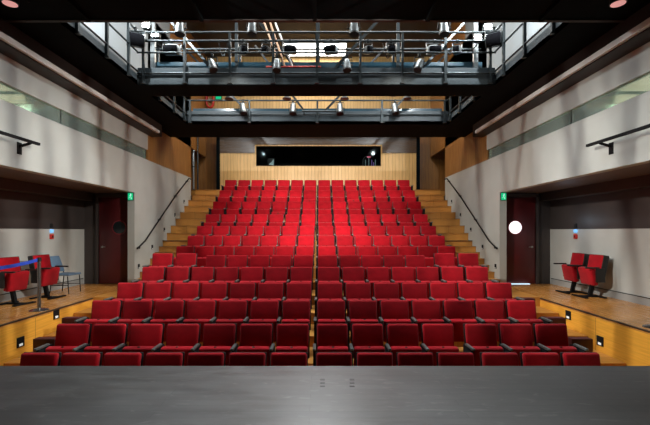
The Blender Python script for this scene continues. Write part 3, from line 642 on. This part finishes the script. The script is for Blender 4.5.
def arm_parts(root, x):
    MB().box(x-.024, x+.024, -.33, -.03, .588, .622, bev=.012).build('armrest', 'arm', root, local=True)
    MB().box(x-.018, x+.018, -.27, .06, .04, .59, bev=.008).box(x-.03, x+.03, -.30, .12, 0, .04, bev=.008).build('side_frame', 'iron', root, local=True)
def proto(down, arms):
    o = bpy.data.objects.new('theatre_seat', None); COL.objects.link(o)
    seat_parts(o, down)
    for x in arms: arm_parts(o, x)
    return o
PIT = [.552, .57, .565, .566, .553, .54, .537, .537, .538, .538, .538, .538, .538]
variants = {}
ORD = ['first', 'second', 'third', 'fourth', 'fifth', 'sixth', 'seventh', 'eighth', 'ninth', 'tenth', 'eleventh', 'twelfth']
rown = ['front row by the stage'] + [f'{w} row from the stage' for w in ORD[1:12]] + ['top row under the booth']
DOWN = {(10, 4), (11, 6), (11, 9), (9, 6)}
seats = {}
for r in range(NR):
    gap = .055 if r < 9 else .02
    P_ = PIT[r]
    for c in range(14):
        left = c < 7; n = 7 - c if left else c - 6
        P_ = PIT[r]
        ex = 0
        if r < 2 and not left:                       # the right block of the two front rows has a break after its fourth seat
            P_ = (.54, .548)[r]
            if n > 4: ex = (.045, .115)[r]
        x = ex - .03 + (-(gap/2) - P_*(n-.5) if left else gap/2 + P_*(n-.5))
        y, z = D[r], FL[r]
        if r == 5 and n > 5:
            y = 9.45; z = Z(253.2, 9.4) - H
            x = -.03 + (-1 if left else 1)*(2.73 + .07 + .57*(n-5.5))
        dn = (r, c) in DOWN
        arms = (-.27, .27) if (c == 13 or (r == 5 and c in (1, 11))) else (-.27,)
        key = (dn, arms)
        if key not in variants: variants[key] = proto(*key); o = variants[key]
        else: o = copy_tree(variants[key])
        o.location = (x, y, z); o.scale = (P_/.54, 1, 1)
        side = 'left' if left else 'right'
        where = f'{ORD[n-1]} {side} of centre' + (', beside the aisle' if n == 7 else ', beside the gap' if n == 1 else '')
        tag(o, f'red {"lowered" if dn else "tip-up"} theatre seat, {where}, {rown[r]}', 'theatre seat', 'red theatre seats on the rake')
        seats[(r, c)] = o
# plinths under the four forward seats of row six
for s, side in ((-1, 'left'), (1, 'right')):
    z = Z(253.2, 9.4) - H
    x0, x1 = sorted((s*2.72 - .03, s*4.0 - .03))
    struct(MB().box(x0, x1, 9.05, 9.6, 1.025, z).build(f'trim_plinth_{side}', 'riser'), f'low plinth under the forward seats on the {side}', 'trim')
# row-end boxes
for r, xi, xo, zt in ((1, 4.05, 4.36, .64), (2, 4.12, 4.50, .56), (3, 4.16, 4.44, .56)):
    for s, side in ((-1, 'left'), (1, 'right')):
        if r == 3 and s < 0: continue
        xa, xb = sorted((s*xi - .03, s*xo - .03)); y0 = D[r] + .14; z = FL[r]
        g = thing('end_box', f'low dark red box at the {side} end of the {ORD[r]} seat row from the stage', 'box', ((xa+xb)/2, y0, z), 'row end boxes')
        MB().box(xa, xb, y0, y0+.12, z, z+zt-.2).build('plinth', 'shell', g)
        MB().box(xa-.01, xb+.01, y0-.01, y0+.13, z+zt-.2, z+zt, bev=.006).build('panel', 'darkred', g)

# ------------------------------------------------------------------ alcove furniture
def alcove_seat(label, x, y, yaw):
    o = thing('spare_theatre_seat', label, 'theatre seat', (x, y, TZ), 'spare seats in the alcoves')
    seat_parts(o, dz=.08, thick=.09)
    for xx in (-.27, .27):
        MB().box(xx-.026, xx+.026, -.34, -.03, .668, .702, bev=.012).build('armrest', 'shell', o, local=True)
        MB().box(xx-.016, xx+.016, -.10, .10, .36, .67, bev=.008).build('arm_panel', 'shell', o, local=True)
    MB().bar((0, .03, .40), (0, -.05, .03), .06, .08).build('pedestal', 'iron', o, local=True)
    MB().box(-.24, .24, -.32, -.24, 0, .03, bev=.006).box(-.24, .24, .10, .18, 0, .03, bev=.006).box(-.05, .05, -.3, .16, 0, .035, bev=.006).build('base', 'iron', o, local=True)
    MB().box(-.27, .27, -.02, .06, .36, .42).build('cross_bar', 'iron', o, local=True)
    o.rotation_euler = (0, 0, R(yaw)); return o
alcove_seat('spare red seat in the left alcove, behind the blue belt, nearer the stage', -6.22, 8.2, 80)
alcove_seat('spare red seat in the left alcove between the belt post and the blue chair', -6.10, 9.0, 84)
alcove_seat('spare red seat in the right alcove, nearer the stage', 6.27, 9.1, -90)
alcove_seat('spare red seat in the right alcove, nearer the door', 6.27, 9.74, -90)
# blue chair (side on, facing the room)
c = thing('stacking_chair', 'blue upholstered chair with thin black legs against the left alcove wall', 'chair', (-6.13, 9.75, TZ))
MB().box(-.22, .22, -.26, .2, .43, .475, bev=.018, seg=3).build('seat', 'bluefab', c, local=True)
t = MB().box(-.21, .21, .0, .045, .0, .40, bev=.02, seg=3)
for v in t.bm.verts:
    k = v.co.z/.40; v.co.x *= 1 - .35*max(0, k-.55)/.45; v.co.y += .03*(v.co.x/.2)**2*-1
bmesh.ops.transform(t.bm, matrix=Matrix.Translation((0, .20, .50)) @ Matrix.Rotation(R(-12), 4, 'X'), verts=t.bm.verts); t.build('backrest', 'bluefab', c, local=True)
for sx in (-.2, .2):
    MB().tube([(sx, -.25, 0), (sx, -.22, .42)], .011).build('leg', 'iron', c, local=True)
    MB().tube([(sx, .24, 0), (sx, .19, .42), (sx, .22, .55), (sx*.8, .29, .80)], .011).build('leg', 'iron', c, local=True)
    MB().cyl((sx, -.23, .2), (sx, .215, .2), .008).build('stretcher', 'iron', c, local=True)
c.rotation_euler = (0, 0, R(84))
# belt barrier
def stanchion(label, x, y):
    g = thing('belt_post', label, 'barrier post', (x, y, TZ), 'belt barrier posts')
    MB().lathe([(.165, 0), (.165, .012), (.12, .03), (.04, .04)], Matrix.Translation((x, y, TZ)), 28).build('base', 'chrome', g)
    MB().cyl((x, y, TZ+.035), (x, y, TZ+.93), .031, seg=20).build('post', 'chrome', g)
    MB().cyl((x, y, TZ+.93), (x, y, TZ+1.0), .036, seg=20).build('head', 'shell', g)
    return g
stanchion('dark steel belt barrier post on the left terrace edge', -5.22, 7.55)
pz = TZ + .955
g = thing('belt', 'blue retractable belt running left from the barrier post', 'belt', (-5.26, 6.5, pz))
b = MB()
ys = [7.51 - k*.27 for k in range(9)]
for a, e_ in zip(ys, ys[1:]):
    sag = lambda yy: -.07*4*((7.51-yy)/2.16)*(1-(7.51-yy)/2.16)
    b.prism([(a, pz-.03+sag(a)), (a, pz+.03+sag(a)), (e_, pz+.03+sag(e_)), (e_, pz-.03+sag(e_))], 0, -5.224, -5.220)
b.build('webbing', 'bluetape', g)
MB().box(-5.245, -5.2, 7.505, 7.53, pz-.035, pz+.035).build('clip', 'shell', g)
stanchion('steel belt barrier post whose base just enters at the right picture edge', 5.28, 6.2)

# stage sockets
for i, px in enumerate((322.5, 352)):
    g = thing('floor_socket', f'row of three black floor sockets set in the stage boards, {"left" if i == 0 else "right"} one', 'socket', (X(px, 3.7), 3.7, SZ), 'stage floor sockets')
    for py in (379.6, 382.8, 386.2):
        d_ = (CZ-SZ)*F/(py-231); x_ = X(px, d_)
        MB().box(x_-.022, x_+.022, d_-.018, d_+.018, SZ, SZ+.003, bev=.001, seg=1).build('slot', 'shell', g)

# ------------------------------------------------------------------ lights
def lamp(kind, name, loc, power, col=(1, 1, 1), target=None, **k):
    l = bpy.data.lights.new(name, kind); l.energy = power; l.color = col
    for a, v in k.items(): setattr(l, a, v)
    o = bpy.data.objects.new(name, l); COL.objects.link(o); o.location = loc
    if target is not None: o.rotation_euler = (Vector(target) - Vector(loc)).to_track_quat('-Z', 'Y').to_euler()
    return o
WARM, COOL = (1, .93, .84), (.9, .97, 1.0)
# gallery spots on the house (the front-of-house lamps, out of the frame above the stage)
for x in (-1.1, 0, 1.1):
    lamp('SPOT', 'gallery_spot', (x, 4.6, 5.55), 1900, WARM, (x*.9, 13.8, 2.75), spot_size=R(43), spot_blend=1.0, shadow_soft_size=.12)
for x in (-1.6, 1.6):
    lamp('SPOT', 'gallery_spot', (x, 4.2, 5.5), 60, WARM, (x*1.2, 10.3, 2.2), spot_size=R(34), spot_blend=1.0, shadow_soft_size=.12)  # weak fill spots added to lift the dark middle rows
    lamp('SPOT', 'back_wall_fill', (x, 4.8, 5.5), 1500, WARM, (x*1.3, 17.2, 4.9), spot_size=R(19), spot_blend=.8, shadow_soft_size=.08)  # extra spots added to brighten the back wall
# roof lights shining down through the openings
lamp('AREA', 'roof_lamp', (0, 8.2, 10.1), 520, COOL, (0, 8.0, 0), shape='RECTANGLE', size=6.5, size_y=1.6)
lamp('AREA', 'roof_lamp', (0, 11.6, 10.1), 420, WARM, (0, 11.8, 0), shape='RECTANGLE', size=6.5, size_y=1.4)
# flood lamps
for x in (-3.8, 3.8):
    lamp('POINT', 'flood', (x*.96, 7.8, 7.7), 600, COOL, shadow_soft_size=.03)
# added unseen fill spots that brighten the opposite walls, with added shadow-casting cables
rnd = random.Random(11)
for s_ in (-1, 1):
    b = MB()
    for lx, ly, ty, tz in ((3.4, 3.8, 6.9, 2.1), (3.0, 3.5, 10.2, 3.5)):
        p = Vector((s_*lx, ly, 5.5)); q = Vector((-s_*WX, ty, tz))
        lamp('SPOT', 'side_fill_spot', p, 1700, (1, .955, .87), q, spot_size=R(45), spot_blend=.9, shadow_soft_size=.007)
        u = (q - p).normalized(); side_ = u.cross(Vector((0, 0, 1))).normalized()
        for k in range(8):
            c = p + u*rnd.uniform(.5, .62) + side_*(-.19 + .054*k + rnd.uniform(-.02, .02)); sl = rnd.uniform(-.12, .12)
            b.cyl(c + side_*sl*.4 + Vector((0, 0, CEIL - c.z)), c - side_*sl + Vector((0, 0, 4.93 - c.z)), rnd.choice((.004, .005, .008, .010)), seg=6)  # slanting cable added only to throw a streak shadow on the wall
    struct(b.build('shadow_cables_' + ('left' if s_ < 0 else 'right'), 'iron'), 'thin added cables out of view, casting streak shadows on the side walls', 'trim')
# bridge lamps aimed at the stage
for x in (-2.4, 0, 2.4):
    lamp('SPOT', 'bridge_spot', (x, 8.5, 5.95), 950 if x == 0 else 130, COOL, (x*.35, 3.0, 1.1), spot_size=R(38), spot_blend=.9, shadow_soft_size=.1)
for s_ in (-1, 1):
    for yy in (6.3, 8.3): lamp('AREA', 'corridor_lamp', (s_*5.95, yy, 5.05), 16, (1, .9, .78), (s_*5.95, yy, 0), shape='RECTANGLE', size=.9, size_y=.5)
# call-point glow
lamp('POINT', 'strobe', (6.3, 10.1, 2.75), 2.5, (.6, .8, 1), shadow_soft_size=.04)

wd = bpy.data.worlds.new('World'); S.world = wd; wd.use_nodes = True
wd.node_tree.nodes['Background'].inputs[0].default_value = (.5, .55, .6, 1); wd.node_tree.nodes['Background'].inputs[1].default_value = .03

# ------------------------------------------------------------------ camera
cam = bpy.data.cameras.new('camera'); co = bpy.data.objects.new('camera', cam); COL.objects.link(co)
co.location = (CX, 0, CZ); co.rotation_euler = (R(90), 0, 0)
cam.sensor_fit = 'HORIZONTAL'; cam.sensor_width = 36; cam.lens = 36*F/650
cam.shift_x = 5/650; cam.shift_y = 18.5/650; cam.clip_start = .05
S.camera = co
S.view_settings.view_transform = 'Standard'; S.view_settings.look = 'None'
S.view_settings.exposure = 0; S.view_settings.gamma = 1; S.view_settings.use_curve_mapping = False
